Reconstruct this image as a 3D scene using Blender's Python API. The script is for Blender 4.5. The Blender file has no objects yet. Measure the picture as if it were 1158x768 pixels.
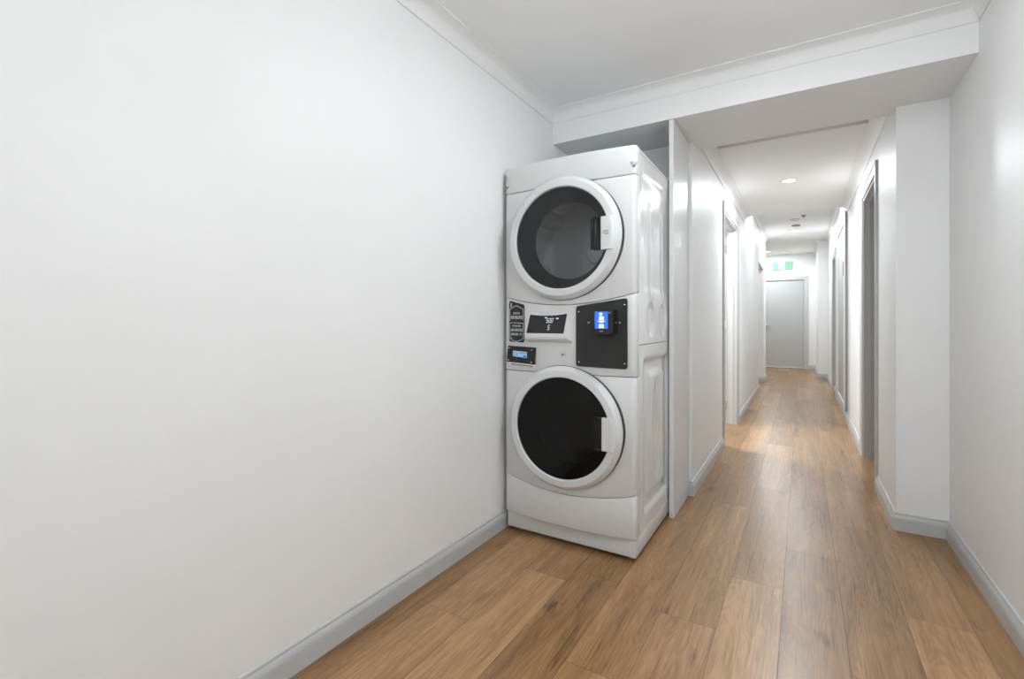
import bpy, bmesh, math, random
from mathutils import Vector, Matrix
random.seed(4)
PI = math.pi
scene = bpy.context.scene
COL = scene.collection

# ------------------------------------------------------------------ materials
def new_mat(name):
    m = bpy.data.materials.new(name); m.use_nodes = True
    nt = m.node_tree
    return m, nt, nt.nodes['Principled BSDF']

def mat(name, col, rough=0.5, metal=0.0, coat=0.0, spec=0.5, emit=None, estr=0.0, bump=0.0, bscale=60.0, var=0.02):
    """procedural paint / plastic / metal: faint noise variation in tone, optional fine bump"""
    m, nt, b = new_mat(name)
    N, L = nt.nodes, nt.links
    tc = N.new('ShaderNodeTexCoord')
    nz = N.new('ShaderNodeTexNoise'); nz.inputs['Scale'].default_value = 3.0; nz.inputs['Detail'].default_value = 3.0
    L.new(tc.outputs['Object'], nz.inputs['Vector'])
    mx = N.new('ShaderNodeMix'); mx.data_type = 'RGBA'
    mx.inputs['A'].default_value = (*[c*(1-var) for c in col], 1)
    mx.inputs['B'].default_value = (*[min(1, c*(1+var)) for c in col], 1)
    L.new(nz.outputs['Fac'], mx.inputs['Factor'])
    L.new(mx.outputs['Result'], b.inputs['Base Color'])
    b.inputs['Roughness'].default_value = rough
    b.inputs['Metallic'].default_value = metal
    b.inputs['Specular IOR Level'].default_value = spec
    b.inputs['Coat Weight'].default_value = coat
    b.inputs['Coat Roughness'].default_value = 0.08
    if emit:
        b.inputs['Emission Color'].default_value = (*emit, 1)
        b.inputs['Emission Strength'].default_value = estr
    if bump:
        nb = N.new('ShaderNodeTexNoise'); nb.inputs['Scale'].default_value = bscale; nb.inputs['Detail'].default_value = 4
        L.new(tc.outputs['Object'], nb.inputs['Vector'])
        bp = N.new('ShaderNodeBump'); bp.inputs['Strength'].default_value = bump; bp.inputs['Distance'].default_value = 0.002
        L.new(nb.outputs['Fac'], bp.inputs['Height'])
        L.new(bp.outputs['Normal'], b.inputs['Normal'])
    return m

M = {}
M['wall'] = mat('white wall paint', (0.885, 0.885, 0.883), 0.45, bump=0.12, bscale=140, spec=0.35)
M['ceiling'] = mat('white ceiling paint', (0.92, 0.92, 0.918), 0.8, spec=0.2)
M['cornice'] = mat('white cornice paint', (0.88, 0.88, 0.875), 0.6, spec=0.3)
M['trim'] = mat('pale grey satin trim paint', (0.55, 0.556, 0.552), 0.35)
M['doorgrey'] = mat('grey satin door paint', (0.47, 0.475, 0.47), 0.4)
M['white_gloss'] = mat('white laminate', (0.74, 0.74, 0.735), 0.28)
M['enamel'] = mat('white enamelled steel', (0.74, 0.745, 0.75), 0.16, coat=0.5)
M['front'] = mat('white machine front', (0.68, 0.68, 0.68), 0.34)
M['ring'] = mat('white door ring plastic', (0.66, 0.665, 0.67), 0.28, coat=0.2)
M['seam'] = mat('dark gap', (0.05, 0.05, 0.05), 0.7)
M['black'] = mat('black powder coat', (0.012, 0.012, 0.012), 0.42, bump=0.3, bscale=500)
M['black_gloss'] = mat('black gloss plastic', (0.008, 0.008, 0.009), 0.12)
M['steel'] = mat('steel screw', (0.75, 0.75, 0.75), 0.25, metal=1)
M['drum'] = mat('galvanised drum', (0.80, 0.82, 0.77), 0.36, metal=0.4)
M['darkdrum'] = mat('steel wash drum', (0.25, 0.25, 0.25), 0.3, metal=0.9)
M['gasket'] = mat('dark gap shade and recess caps', (0.02, 0.02, 0.022), 0.5)  # shade of the door gaps as a colour; also the black recess caps
M['darkbowl'] = mat('charcoal door liner', (0.016, 0.017, 0.020), 0.3)
M['screen_dark'] = mat('display window', (0.006, 0.006, 0.008), 0.15)
M['ink'] = mat('white print', (0.75, 0.75, 0.75), 0.5)
M['greyink'] = mat('grey print', (0.38, 0.38, 0.38), 0.5)
M['darkink'] = mat('dark print', (0.05, 0.05, 0.05), 0.5)
M['greenink'] = mat('green print', (0.03, 0.22, 0.05), 0.5)
M['led_white'] = mat('lit white segments', (0.7, 0.7, 0.75), 0.4, emit=(0.75, 0.75, 0.85), estr=0.62)
M['lcd_blue'] = mat('backlit pale blue lcd', (0.1, 0.25, 0.4), 0.3, emit=(0.27, 0.48, 0.66), estr=0.62)
M['lcd_ink'] = mat('lcd characters', (0.01, 0.04, 0.08), 0.4)
M['blue_screen'] = mat('lit blue screen', (0.02, 0.1, 0.5), 0.2, emit=(0.015, 0.12, 0.75), estr=0.9)
M['screen_white'] = mat('lit white icon', (0.8, 0.8, 0.9), 0.2, emit=(0.85, 0.9, 1.0), estr=0.9)
M['lamp'] = mat('lit lamp diffuser', (0.9, 0.9, 0.9), 0.5, emit=(1, 0.99, 0.96), estr=6.0)
M['globe'] = mat('added lit globe', (0.9, 0.9, 0.9), 0.5, emit=(0.90, 0.965, 1.0), estr=40.0)
M['globe_bright'] = mat('bright added lit globe', (0.9, 0.9, 0.9), 0.5, emit=(0.90, 0.965, 1.0), estr=66.0)
M['exit_green'] = mat('lit green sign panel', (0.03, 0.22, 0.10), 0.4, emit=(0.27, 0.85, 0.48), estr=0.8)
M['exit_white'] = mat('lit white sign panel', (0.8, 0.8, 0.8), 0.4, emit=(0.9, 1.0, 0.96), estr=0.95)
M['plastic'] = mat('white plastic', (0.7, 0.7, 0.69), 0.45)
M['greyplastic'] = mat('grey plastic', (0.30, 0.30, 0.29), 0.5)
M['mirror'] = mat('silvered glass', (0.62, 0.64, 0.64), 0.06, metal=1.0)

def glass_mat(name, tint, gloss=0.9, ior=1.36):
    m = bpy.data.materials.new(name); m.use_nodes = True
    nt = m.node_tree; N, L = nt.nodes, nt.links
    for n in list(N): N.remove(n)
    out = N.new('ShaderNodeOutputMaterial')
    tr = N.new('ShaderNodeBsdfTransparent'); tr.inputs['Color'].default_value = (*tint, 1)
    gl = N.new('ShaderNodeBsdfGlossy'); gl.inputs['Roughness'].default_value = 0.03
    gl.inputs['Color'].default_value = (gloss, gloss, gloss, 1)
    fr = N.new('ShaderNodeFresnel'); fr.inputs['IOR'].default_value = ior
    mx = N.new('ShaderNodeMixShader')
    L.new(fr.outputs[0], mx.inputs[0]); L.new(tr.outputs[0], mx.inputs[1]); L.new(gl.outputs[0], mx.inputs[2])
    L.new(mx.outputs[0], out.inputs['Surface'])
    return m
M['glass_dryer'] = glass_mat('smoked dryer glass', (0.80, 0.81, 0.83))
M['glass_washer'] = glass_mat('smoked washer glass', (0.50, 0.50, 0.50), ior=1.3)
M['clear_dark'] = glass_mat('smoked clear plastic', (0.45, 0.47, 0.5))

def wood_mat():
    m, nt, b = new_mat('oak laminate planks')
    N, L = nt.nodes, nt.links
    at = N.new('ShaderNodeAttribute'); at.attribute_name = 'plank'          # random numbers per plank
    tc = N.new('ShaderNodeTexCoord')
    sep = N.new('ShaderNodeSeparateColor'); L.new(at.outputs['Color'], sep.inputs[0])
    off = N.new('ShaderNodeVectorMath'); off.operation = 'SCALE'; off.inputs['Scale'].default_value = 37.0
    L.new(at.outputs['Color'], off.inputs[0])
    add = N.new('ShaderNodeVectorMath'); add.operation = 'ADD'
    L.new(tc.outputs['Object'], add.inputs[0]); L.new(off.outputs[0], add.inputs[1])
    # broad, long-stretched figure of the board
    mp = N.new('ShaderNodeMapping'); mp.inputs['Scale'].default_value = (9.0, 1.1, 1.0)
    L.new(add.outputs[0], mp.inputs['Vector'])
    n1 = N.new('ShaderNodeTexNoise'); n1.inputs['Scale'].default_value = 1.0; n1.inputs['Detail'].default_value = 3; n1.inputs['Distortion'].default_value = 0.6
    L.new(mp.outputs[0], n1.inputs['Vector'])
    # cathedral growth rings: bands of the broad noise
    mul = N.new('ShaderNodeMath'); mul.operation = 'MULTIPLY'; mul.inputs[1].default_value = 95.0
    L.new(n1.outputs['Fac'], mul.inputs[0])
    sn = N.new('ShaderNodeMath'); sn.operation = 'SINE'; L.new(mul.outputs[0], sn.inputs[0])
    rg = N.new('ShaderNodeMapRange'); rg.inputs['From Min'].default_value = -1; L.new(sn.outputs[0], rg.inputs['Value'])
    # fine pores
    mp2 = N.new('ShaderNodeMapping'); mp2.inputs['Scale'].default_value = (260.0, 9.0, 1.0)
    L.new(add.outputs[0], mp2.inputs['Vector'])
    n2 = N.new('ShaderNodeTexNoise'); n2.inputs['Scale'].default_value = 1.0; n2.inputs['Detail'].default_value = 4
    L.new(mp2.outputs[0], n2.inputs['Vector'])
    # mid streaks
    mp3 = N.new('ShaderNodeMapping'); mp3.inputs['Scale'].default_value = (38.0, 1.6, 1.0)
    L.new(add.outputs[0], mp3.inputs['Vector'])
    n3 = N.new('ShaderNodeTexNoise'); n3.inputs['Scale'].default_value = 1.0; n3.inputs['Detail'].default_value = 5
    L.new(mp3.outputs[0], n3.inputs['Vector'])
    # knots: sparse stretched cells, kept only where a coarse noise is high
    mp4 = N.new('ShaderNodeMapping'); mp4.inputs['Scale'].default_value = (7.0, 2.6, 1.0)
    L.new(add.outputs[0], mp4.inputs['Vector'])
    nd = N.new('ShaderNodeVectorMath'); nd.operation = 'ADD'
    nsc = N.new('ShaderNodeVectorMath'); nsc.operation = 'SCALE'; nsc.inputs['Scale'].default_value = 0.45
    L.new(n3.outputs['Color'], nsc.inputs[0]); L.new(mp4.outputs[0], nd.inputs[0]); L.new(nsc.outputs[0], nd.inputs[1])
    vo = N.new('ShaderNodeTexVoronoi'); vo.inputs['Scale'].default_value = 1.0; vo.inputs['Randomness'].default_value = 1.0
    L.new(nd.outputs[0], vo.inputs['Vector'])
    kn0 = N.new('ShaderNodeMapRange'); kn0.inputs['From Min'].default_value = 0.0; kn0.inputs['From Max'].default_value = 0.20
    kn0.inputs['To Min'].default_value = 1.0; kn0.inputs['To Max'].default_value = 0.0; kn0.interpolation_type = 'SMOOTHERSTEP'
    L.new(vo.outputs['Distance'], kn0.inputs['Value'])
    vs = N.new('ShaderNodeSeparateColor'); L.new(vo.outputs['Color'], vs.inputs[0])
    gt = N.new('ShaderNodeMath'); gt.operation = 'GREATER_THAN'; gt.inputs[1].default_value = 0.55; L.new(vs.outputs[0], gt.inputs[0])
    kn = N.new('ShaderNodeMath'); kn.operation = 'MULTIPLY'; L.new(kn0.outputs[0], kn.inputs[0]); L.new(gt.outputs[0], kn.inputs[1])
    # thin dark streaks
    mp5 = N.new('ShaderNodeMapping'); mp5.inputs['Scale'].default_value = (95.0, 2.2, 1.0)
    L.new(add.outputs[0], mp5.inputs['Vector'])
    n5 = N.new('ShaderNodeTexNoise'); n5.inputs['Scale'].default_value = 1.0; n5.inputs['Detail'].default_value = 3
    L.new(mp5.outputs[0], n5.inputs['Vector'])
    st5 = N.new('ShaderNodeMapRange'); st5.inputs['From Min'].default_value = 0.55; st5.inputs['From Max'].default_value = 0.80
    L.new(n5.outputs['Fac'], st5.inputs['Value'])
    # combine to one value
    def madd(a, k, c=None, const=0.0):
        q = N.new('ShaderNodeMath'); q.operation = 'MULTIPLY_ADD'; q.inputs[1].default_value = k
        L.new(a, q.inputs[0])
        if c is not None: L.new(c, q.inputs[2])
        else: q.inputs[2].default_value = const
        return q.outputs[0]
    v = madd(n1.outputs['Fac'], 0.56, None, -0.14)
    v = madd(rg.outputs[0], 0.11, v)
    v = madd(n2.outputs['Fac'], 0.42, v)
    v = madd(n3.outputs['Fac'], 0.40, v)
    v = madd(sep.outputs[0], 0.30, v)
    v = madd(st5.outputs[0], -0.28, v)
    v = madd(kn.outputs[0], -0.26, v)
    cr = N.new('ShaderNodeValToRGB')
    e = cr.color_ramp.elements
    e[0].position = 0.30; e[0].color = (0.112, 0.058, 0.024, 1)
    e[1].position = 0.98; e[1].color = (0.485, 0.290, 0.142, 1)
    k = e.new(0.58); k.color = (0.276, 0.148, 0.063, 1)
    k = e.new(0.78); k.color = (0.362, 0.202, 0.091, 1)
    L.new(v, cr.inputs[0])
    L.new(cr.outputs[0], b.inputs['Base Color'])
    rr = N.new('ShaderNodeMapRange'); rr.inputs['To Min'].default_value = 0.24; rr.inputs['To Max'].default_value = 0.36
    L.new(n2.outputs['Fac'], rr.inputs['Value']); L.new(rr.outputs[0], b.inputs['Roughness'])
    bp = N.new('ShaderNodeBump'); bp.inputs['Strength'].default_value = 0.12; bp.inputs['Distance'].default_value = 0.001
    L.new(n2.outputs['Fac'], bp.inputs['Height']); L.new(bp.outputs['Normal'], b.inputs['Normal'])
    b.inputs['Specular IOR Level'].default_value = 0.45
    return m
M['wood'] = wood_mat()

# ------------------------------------------------------------------ mesh helpers
def box(bm, x0, x1, y0, y1, z0, z1, bevel=0.0, seg=2):
    r = bmesh.ops.create_cube(bm, size=1.0)
    vs = r['verts']
    for v in vs:
        v.co = Vector(((x0+x1)/2 + v.co.x*(x1-x0), (y0+y1)/2 + v.co.y*(y1-y0), (z0+z1)/2 + v.co.z*(z1-z0)))
    if bevel:
        es = list({e for v in vs for e in v.link_edges})
        bmesh.ops.bevel(bm, geom=es, offset=bevel, segments=seg, affect='EDGES', profile=0.5)

def lathe(bm, prof, cx, cy, cz, axis='Y', seg=64, close=False):
    """prof: list of (radius, along-axis); axis Y -> ring in the xz plane, axis Z -> ring in the xy plane"""
    rings = []
    for r, a in prof:
        ring = []
        if r < 1e-6:
            p = (cx, cy+a, cz) if axis == 'Y' else (cx, cy, cz+a)
            ring = [bm.verts.new(p)]*seg
        else:
            for i in range(seg):
                t = 2*PI*i/seg
                p = (cx+r*math.cos(t), cy+a, cz+r*math.sin(t)) if axis == 'Y' else (cx+r*math.cos(t), cy+r*math.sin(t), cz+a)
                ring.append(bm.verts.new(p))
        rings.append(ring)
    if close: rings.append(rings[0])
    for A, B in zip(rings, rings[1:]):
        for i in range(seg):
            q = [A[i], A[(i+1) % seg], B[(i+1) % seg], B[i]]
            u = []
            for w in q:
                if w not in u: u.append(w)
            if len(u) >= 3:
                try: bm.faces.new(u)
                except ValueError: pass

def prism(bm, outline, d0, d1, fn):
    """outline: list of (u,v); fn(u,v,w) -> point; extruded from w=d0 to w=d1"""
    a = [bm.verts.new(fn(u, v, d0)) for u, v in outline]
    b = [bm.verts.new(fn(u, v, d1)) for u, v in outline]
    n = len(outline)
    for i in range(n):
        bm.faces.new((a[i], a[(i+1) % n], b[(i+1) % n], b[i]))
    bm.faces.new(a[::-1]); bm.faces.new(b)

def sweep(bm, path, prof, z0):
    """path: xy polyline, the room on its left; prof: (offset into room, z) closed outline"""
    P = [Vector(p) for p in path]; n = len(P)
    sides = []
    for i in range(n-1):
        d = (P[i+1]-P[i]).normalized(); sides.append(Vector((-d.y, d.x)))
    rows = []
    for i in range(n):
        if i == 0: m = sides[0]
        elif i == n-1: m = sides[-1]
        else:
            m = sides[i-1]+sides[i]; m = m/(m.dot(sides[i]))
        rows.append([bm.verts.new((P[i].x+m.x*o, P[i].y+m.y*o, z0+z)) for o, z in prof])
    k = len(prof)
    for A, B in zip(rows, rows[1:]):
        for j in range(k):
            bm.faces.new((A[j], A[(j+1) % k], B[(j+1) % k], B[j]))
    bm.faces.new(rows[0]); bm.faces.new(rows[-1][::-1])

def round_poly(pts, r, seg=5):
    out = []; n = len(pts)
    for i in range(n):
        p = Vector(pts[i]); a = Vector(pts[i-1]); b = Vector(pts[(i+1) % n])
        da = (a-p).normalized(); db = (b-p).normalized()
        ang = da.angle(db); t = r/math.tan(ang/2)
        p0 = p+da*t; p1 = p+db*t
        for j in range(seg+1):
            s = j/seg
            q = p0*(1-s)**2 + p*2*s*(1-s) + p1*s*s
            out.append((q.x, q.y))
    return out

def obj(name, bm, m, parent=None, smooth=None, loc=None):
    bmesh.ops.recalc_face_normals(bm, faces=bm.faces[:])
    me = bpy.data.meshes.new(name); bm.to_mesh(me); bm.free()
    o = bpy.data.objects.new(name, me); COL.objects.link(o)
    for mm in (m if isinstance(m, (list, tuple)) else [m]): me.materials.append(mm)
    if smooth is not None:
        for p in me.polygons: p.use_smooth = True
        me.set_sharp_from_angle(angle=math.radians(smooth))
    if parent: o.parent = parent
    if loc: o.location = loc
    return o

def structure(name, bm, m, smooth=None):
    o = obj(name, bm, m, None, smooth); o['kind'] = 'structure'; return o

def tag(o, label, cat, group=None):
    o['label'] = label; o['category'] = cat
    if group: o['group'] = group
    return o

def thing(name, label, cat, loc, group=None):
    o = bpy.data.objects.new(name, None); COL.objects.link(o); o.location = loc
    o.empty_display_size = 0.1
    return tag(o, label, cat, group)

def text_bm(bm, s, size, fn, shear=0.0, w=0.0):
    """built-in font, turned into faces; fn(u,v,w) -> point; text centred on the origin"""
    cu = bpy.data.curves.new('text', 'FONT'); cu.body = s; cu.size = size
    cu.align_x = 'CENTER'; cu.align_y = 'CENTER'; cu.shear = shear; cu.resolution_u = 2
    o = bpy.data.objects.new('text', cu); COL.objects.link(o)
    bpy.context.view_layer.update()
    me = bpy.data.meshes.new_from_object(o.evaluated_get(bpy.context.evaluated_depsgraph_get()))
    vs = [bm.verts.new(fn(v.co.x, v.co.y, w)) for v in me.vertices]
    for p in me.polygons:
        try: bm.faces.new([vs[i] for i in p.vertices])
        except ValueError: pass
    bpy.data.objects.remove(o); bpy.data.meshes.remove(me); bpy.data.curves.remove(cu)

# ------------------------------------------------------------------ room dimensions
XL, XR = -1.35, 0.629            # laundry room walls
YB = -3.2                        # wall behind the camera
BY0, BY1, BZ = 2.70, 3.28, 2.212 # beam
H = 2.41                         # laundry ceiling
XCL, XCR = -0.588, 0.42          # corridor walls
YRET = 3.167                     # return wall on the right
HC, YC0, YC1 = 2.335, 3.70, 6.25 # near corridor ceiling
HF = 2.645                       # far corridor ceiling
YE = 12.70                       # end wall
YST = 10.2
TOP = 2.78

# floor: individual planks, one mesh ------------------------------------------------
bm = bmesh.new()
lay = bm.loops.layers.color.new('plank')
PW, PL, GAP = 0.195, 1.285, 0.0006
known = {0: 2.621, 1: 3.07, 2: 2.255, -1: 2.217, -2: 1.806, -3: 1.388, -4: 1.915, -5: 1.82, -6: 1.39, -7: 1.915, 3: 1.70}
x_first = -0.065
for i in range(-13, 13):
    xa = x_first+i*PW; xb = xa+PW
    start = known.get(i, random.uniform(0, PL))
    n0 = math.floor((YB-0.1-start)/PL)
    y = start+n0*PL
    while y < 12.86:
        ya, yb = max(y, YB-0.1), min(y+PL, 12.86)
        if yb-ya > 0.01:
            vs = [bm.verts.new(p) for p in ((xa+GAP, ya+GAP, 0), (xb-GAP, ya+GAP, 0), (xb-GAP, yb-GAP, 0), (xa+GAP, yb-GAP, 0))]
            f = bm.faces.new(vs); c = (random.random(), random.random(), random.random(), 1)
            for l in f.loops: l[lay] = c
        y += PL
xa, xb = x_first-13*PW, x_first+13*PW
vs = [bm.verts.new(p) for p in ((xa, YB-0.1, -0.002), (xb, YB-0.1, -0.002), (xb, 12.86, -0.002), (xa, 12.86, -0.002))]
f = bm.faces.new(vs); f.material_index = 1
r = bmesh.ops.extrude_face_region(bm, geom=[f])
for g in r['geom']:
    if isinstance(g, bmesh.types.BMVert): g.co.z = -0.06
me = bpy.data.meshes.new('floor'); bm.to_mesh(me); bm.free()
o = bpy.data.objects.new('floor', me); COL.objects.link(o); o['kind'] = 'structure'
me.materials.append(M['wood']); me.materials.append(mat('plank joint', (0.11, 0.065, 0.034), 0.7))

# walls -------------------------------------------------------------------------------
bm = bmesh.new(); box(bm, XL-0.1, XL, YB-0.1, 3.24, 0, TOP); structure('wall_left', bm, M['wall'])
bm = bmesh.new(); box(bm, XR, XR+0.1, YB-0.1, YRET, 0, TOP); structure('wall_right', bm, M['wall'])
bm = bmesh.new(); box(bm, XL, XR, YB-0.1, YB, 0, TOP); structure('wall_back', bm, M['wall'])
bm = bmesh.new(); box(bm, XL, -0.72, 3.12, 3.24, 0, TOP); structure('wall_alcove', bm, M['wall'])

LD0, LD1, LDH = 4.52, 5.52, 2.07          # left doorway
LP0, LP1, LPH = 8.46, 9.645, 2.03         # left open passage
bm = bmesh.new()
xo = -0.70
box(bm, xo-0.02, XCL, 3.12, LD0, 0, TOP)
box(bm, xo, XCL, LD0, LD1, LDH, TOP)
box(bm, xo, XCL, LD1, LP0, 0, TOP)
box(bm, xo, XCL, LP0, LP1, LPH, TOP)
box(bm, xo, XCL, LP1, YST, 0, TOP)
structure('wall_corridor_left', bm, M['wall'])

RD0, RD1, RDH = 3.92, 4.74, 2.07          # first right doorway
SD0, SD1 = 8.26, 9.05                     # second right doorway
XRO = XCR+0.112
XJ, YJ = 0.268, 10.82                     # pier that narrows the far end
bm = bmesh.new()
box(bm, XCR, XR+0.1, YRET, 3.27, 0, TOP)
box(bm, XCR, XRO, 3.27, RD0, 0, TOP)
box(bm, XCR, XRO, RD0, RD1, RDH, TOP)
box(bm, XCR, XRO, RD1, SD0, 0, TOP)
box(bm, XCR, XRO, SD0, SD1, RDH, TOP)
box(bm, XCR, XRO, SD1, YJ, 0, TOP)
box(bm, XJ, XRO, YJ, YE, 0, TOP)
structure('wall_corridor_right', bm, M['wall'])

ED0, ED1, EDH = -0.81, 0.047, 2.052       # exit door opening in the end wall
bm = bmesh.new()
box(bm, -2.6, ED0, YE, YE+0.12, 0, TOP)
box(bm, ED1, 0.60, YE, YE+0.12, 0, TOP)
box(bm, ED0, ED1, YE, YE+0.12, EDH, TOP)
structure('wall_end', bm, M['wall'])
# the rooms the doors open into
bm = bmesh.new()
box(bm, -2.6, -2.5, 3.24, YE, 0, TOP)
box(bm, -2.5, xo, 6.6, 6.7, 0, TOP)
structure('wall_side_left', bm, M['wall'])
bm = bmesh.new()
box(bm, 2.3, 2.4, 3.27, YE+0.12, 0, TOP)
box(bm, XR+0.1, 2.3, 3.17, 3.27, 0, TOP)
box(bm, XRO, 2.3, 6.6, 6.7, 0, TOP)
box(bm, 0.60, 2.3, YE, YE+0.12, 0, TOP)
structure('wall_side_right', bm, M['wall'])

# ceilings ------------------------------------------------------------------------------
bm = bmesh.new(); box(bm, XL, XR, YB, BY0, H, TOP); structure('ceiling', bm, M['ceiling'])
bm = bmesh.new()
box(bm, XL, XR, BY0, 3.12, BZ, TOP)
box(bm, XCL, XR if False else XCR, 3.12, BY1, BZ, TOP)
box(bm, XCR, XR, 3.12, YRET, BZ, TOP)
structure('trim_1', bm, M['wall'])        # the dropped beam
bm = bmesh.new()
box(bm, XCL, XCR, BY1, YC0, H, TOP)
box(bm, XCL, XCR, YC0, YC1, HC, TOP)
box(bm, XCL, XCR, YC1, YST, HF, TOP)
box(bm, -2.5, XCR, YST, YJ, HF, TOP)
box(bm, -2.5, XJ, YJ, YE, HF, TOP)
structure('ceiling_corridor', bm, M['ceiling'])
bm = bmesh.new()
box(bm, -2.5, xo, 3.24, YST, H, TOP)
box(bm, XRO, 2.3, 3.27, YE, H, TOP)
structure('ceiling_side', bm, M['ceiling'])

# cornices ------------------------------------------------------------------------------
def cornice_prof(s=0.07):
    q = [(0, 0), (0, -s), (0.006, -s), (0.006, -s+0.005)]
    c = (s-0.004, -s+0.005); rr = s-0.011
    for i in range(9):
        t = PI-PI/2*i/8
        q.append((c[0]-0.0+rr*math.cos(t)+0.0, c[1]+rr*math.sin(t)))
    q += [(s-0.003, -0.006), (s, -0.006), (s, 0)]
    return q
CP = cornice_prof(0.07)
bm = bmesh.new(); sweep(bm, [(XR, YB), (XR, BY0), (XL, BY0), (XL, YB)], CP, H); structure('trim_2', bm, M['cornice'], 40)
bm = bmesh.new(); sweep(bm, [(XCL, YC1), (XCL, BY1)], CP, HC); structure('trim_3', bm, M['cornice'], 40)
bm = bmesh.new(); sweep(bm, [(XCR, BY1), (XCR, YC1)], CP, HC); structure('trim_4', bm, M['cornice'], 40)
bm = bmesh.new(); sweep(bm, [(XCL, YST), (XCL, YC1)], CP, HF); structure('trim_5', bm, M['cornice'], 40)
bm = bmesh.new(); sweep(bm, [(XCR, YC1), (XCR, YJ), (XJ, YJ), (XJ, YE), (-2.5, YE)], CP, HF); structure('trim_6', bm, M['cornice'], 40)

# skirting boards -----------------------------------------------------------------------
SP = [(0, 0), (0.016, 0), (0.016, 0.056), (0.0135, 0.0565), (0.0135, 0.059), (0.0155, 0.060), (0.0145, 0.066), (0.0115, 0.074), (0.008, 0.079),
      (0.0075, 0.082), (0.0085, 0.084), (0.0075, 0.089), (0.004, 0.092), (0, 0.092)]
def skirting(name, paths):
    bm = bmesh.new()
    for p in paths: sweep(bm, p, SP, 0)
    structure(name, bm, M['trim'], 25)
ARW = 0.068
skirting('baseboard_left', [[(XL, 3.12), (XL, YB)]])
skirting('baseboard_right', [[(XR, YB), (XR, YRET), (XCR, YRET), (XCR, RD0-ARW)]])
skirting('baseboard_corridor_left', [[(XCL, LD0-ARW), (XCL, 3.12), (-0.604, 3.12)],
                                     [(xo, LP0), (XCL, LP0), (XCL, LD1+ARW)],
                                     [(xo, YST), (XCL, YST), (XCL, LP1), (xo, LP1)]])
skirting('baseboard_corridor_right', [[(XCR, RD1+ARW), (XCR, SD0-ARW)], [(XCR, SD1+ARW), (XCR, YJ), (XJ, YJ), (XJ, YE), (0.112, YE)]])

# doors ---------------------------------------------------------------------------------
def door_frame(n, xface, xback, y0, y1, head, sgn, m_arch, m_jamb):
    """cased opening in a corridor wall; sgn=+1: corridor on the +x side of the wall face"""
    r = bpy.data.objects.new('door_%d' % n, None); COL.objects.link(r); r['kind'] = 'structure'
    r.location = (xface, (y0+y1)/2, 0)
    L = lambda x: x-xface
    yc = (y0+y1)/2
    bm = bmesh.new()
    # architrave: moulded band swept round the opening, standing on the floor
    prof = [(0.0, 0.0), (ARW, 0.0), (ARW, 0.016), (ARW-0.012, 0.018), (ARW-0.018, 0.014), (0.02, 0.011), (0.012, 0.012), (0.0, 0.009)]
    half = (y1-y0)/2
    path = [((-half), 0.0), (-half, head), (half, head), (half, 0.0)]
    outd = [(-1, 0), (-1, 1), (1, 1), (1, 0)]
    rows = []
    for (py, pz), (oy, oz) in zip(path, outd):
        rows.append([bm.verts.new((sgn*w, py+oy*u, pz+oz*u)) for u, w in prof])
    k = len(prof)
    for A, B in zip(rows, rows[1:]):
        for j in range(k): bm.faces.new((A[j], A[(j+1) % k], B[(j+1) % k], B[j]))
    bm.faces.new(rows[0]); bm.faces.new(rows[-1][::-1])
    obj('architrave', bm, m_arch, r, 25)
    bm = bmesh.new()
    xa, xb = sorted((L(xface), L(xback)))
    t = 0.018
    box(bm, xa, xb, -half, -half+t, 0, head); box(bm, xa, xb, half-t, half, 0, head); box(bm, xa, xb, -half+t, half-t, head-t, head)
    # door stop
    xs = sorted((L(xback)+sgn*0.045, L(xback)+sgn*0.075))
    box(bm, xs[0], xs[1], -half+t, -half+t+0.01, 0, head-t); box(bm, xs[0], xs[1], half-t-0.01, half-t, 0, head-t)
    box(bm, xs[0], xs[1], -half+t+0.01, half-t-0.01, head-t-0.01, head-t)
    obj('jamb', bm, m_jamb, r)
    return r
def hinge(parent, x, y, z, ax='y'):
    bm = bmesh.new()
    lathe(bm, [(0, -0.045), (0.006, -0.045), (0.006, 0.045), (0, 0.045)], x, y, z, 'Z', 12)
    box(bm, x, x+0.03, y+0.0025, y+0.005, z-0.045, z+0.045)
    obj('hinge', bm, M['steel'], parent)
d1 = door_frame(1, XCL, xo, LD0, LD1, LDH, 1, M['trim'], M['plastic'])
# its leaf stands open into the side room, at right angles to the corridor
bm = bmesh.new(); box(bm, xo-XCL-0.94, xo-XCL-0.02, 0.455, 0.49, 0.006, LDH-0.02, 0.002)
lf = obj('door_leaf', bm, M['white_gloss'], d1)
bm = bmesh.new(); lathe(bm, [(0, 0), (0.024, 0), (0.024, -0.012), (0.01, -0.014), (0.01, -0.05), (0, -0.05)], xo-XCL-0.88, 0.455, 1.0, 'Y', 20)
box(bm, xo-XCL-0.89, xo-XCL-0.77, 0.400, 0.412, 0.99, 1.01, 0.004); obj('handle', bm, M['steel'], lf)
for z in (0.20, 1.05, 1.86): hinge(d1, xo-XCL-0.012, 0.475, z)
d2 = door_frame(2, XCR, XRO, RD0, RD1, RDH, -1, M['trim'], M['trim'])
bm = bmesh.new(); box(bm, XRO-XCR+0.02, XRO-XCR+0.80, 0.355, 0.39, 0.006, RDH-0.02, 0.002)
lf = obj('door_leaf', bm, M['doorgrey'], d2)
d3 = door_frame(3, XCR, XRO, SD0, SD1, RDH, -1, M['trim'], M['trim'])
bm = bmesh.new(); box(bm, 0.055, 0.09, -0.372, 0.372, 0.006, RDH-0.022, 0.002)
lf = obj('door_leaf', bm, M['doorgrey'], d3)
bm = bmesh.new(); lathe(bm, [(0, -0.09), (0.012, -0.09), (0.012, 0.09), (0, 0.09)], 0.03, -0.32, 1.0, 'Z', 12)
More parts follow.
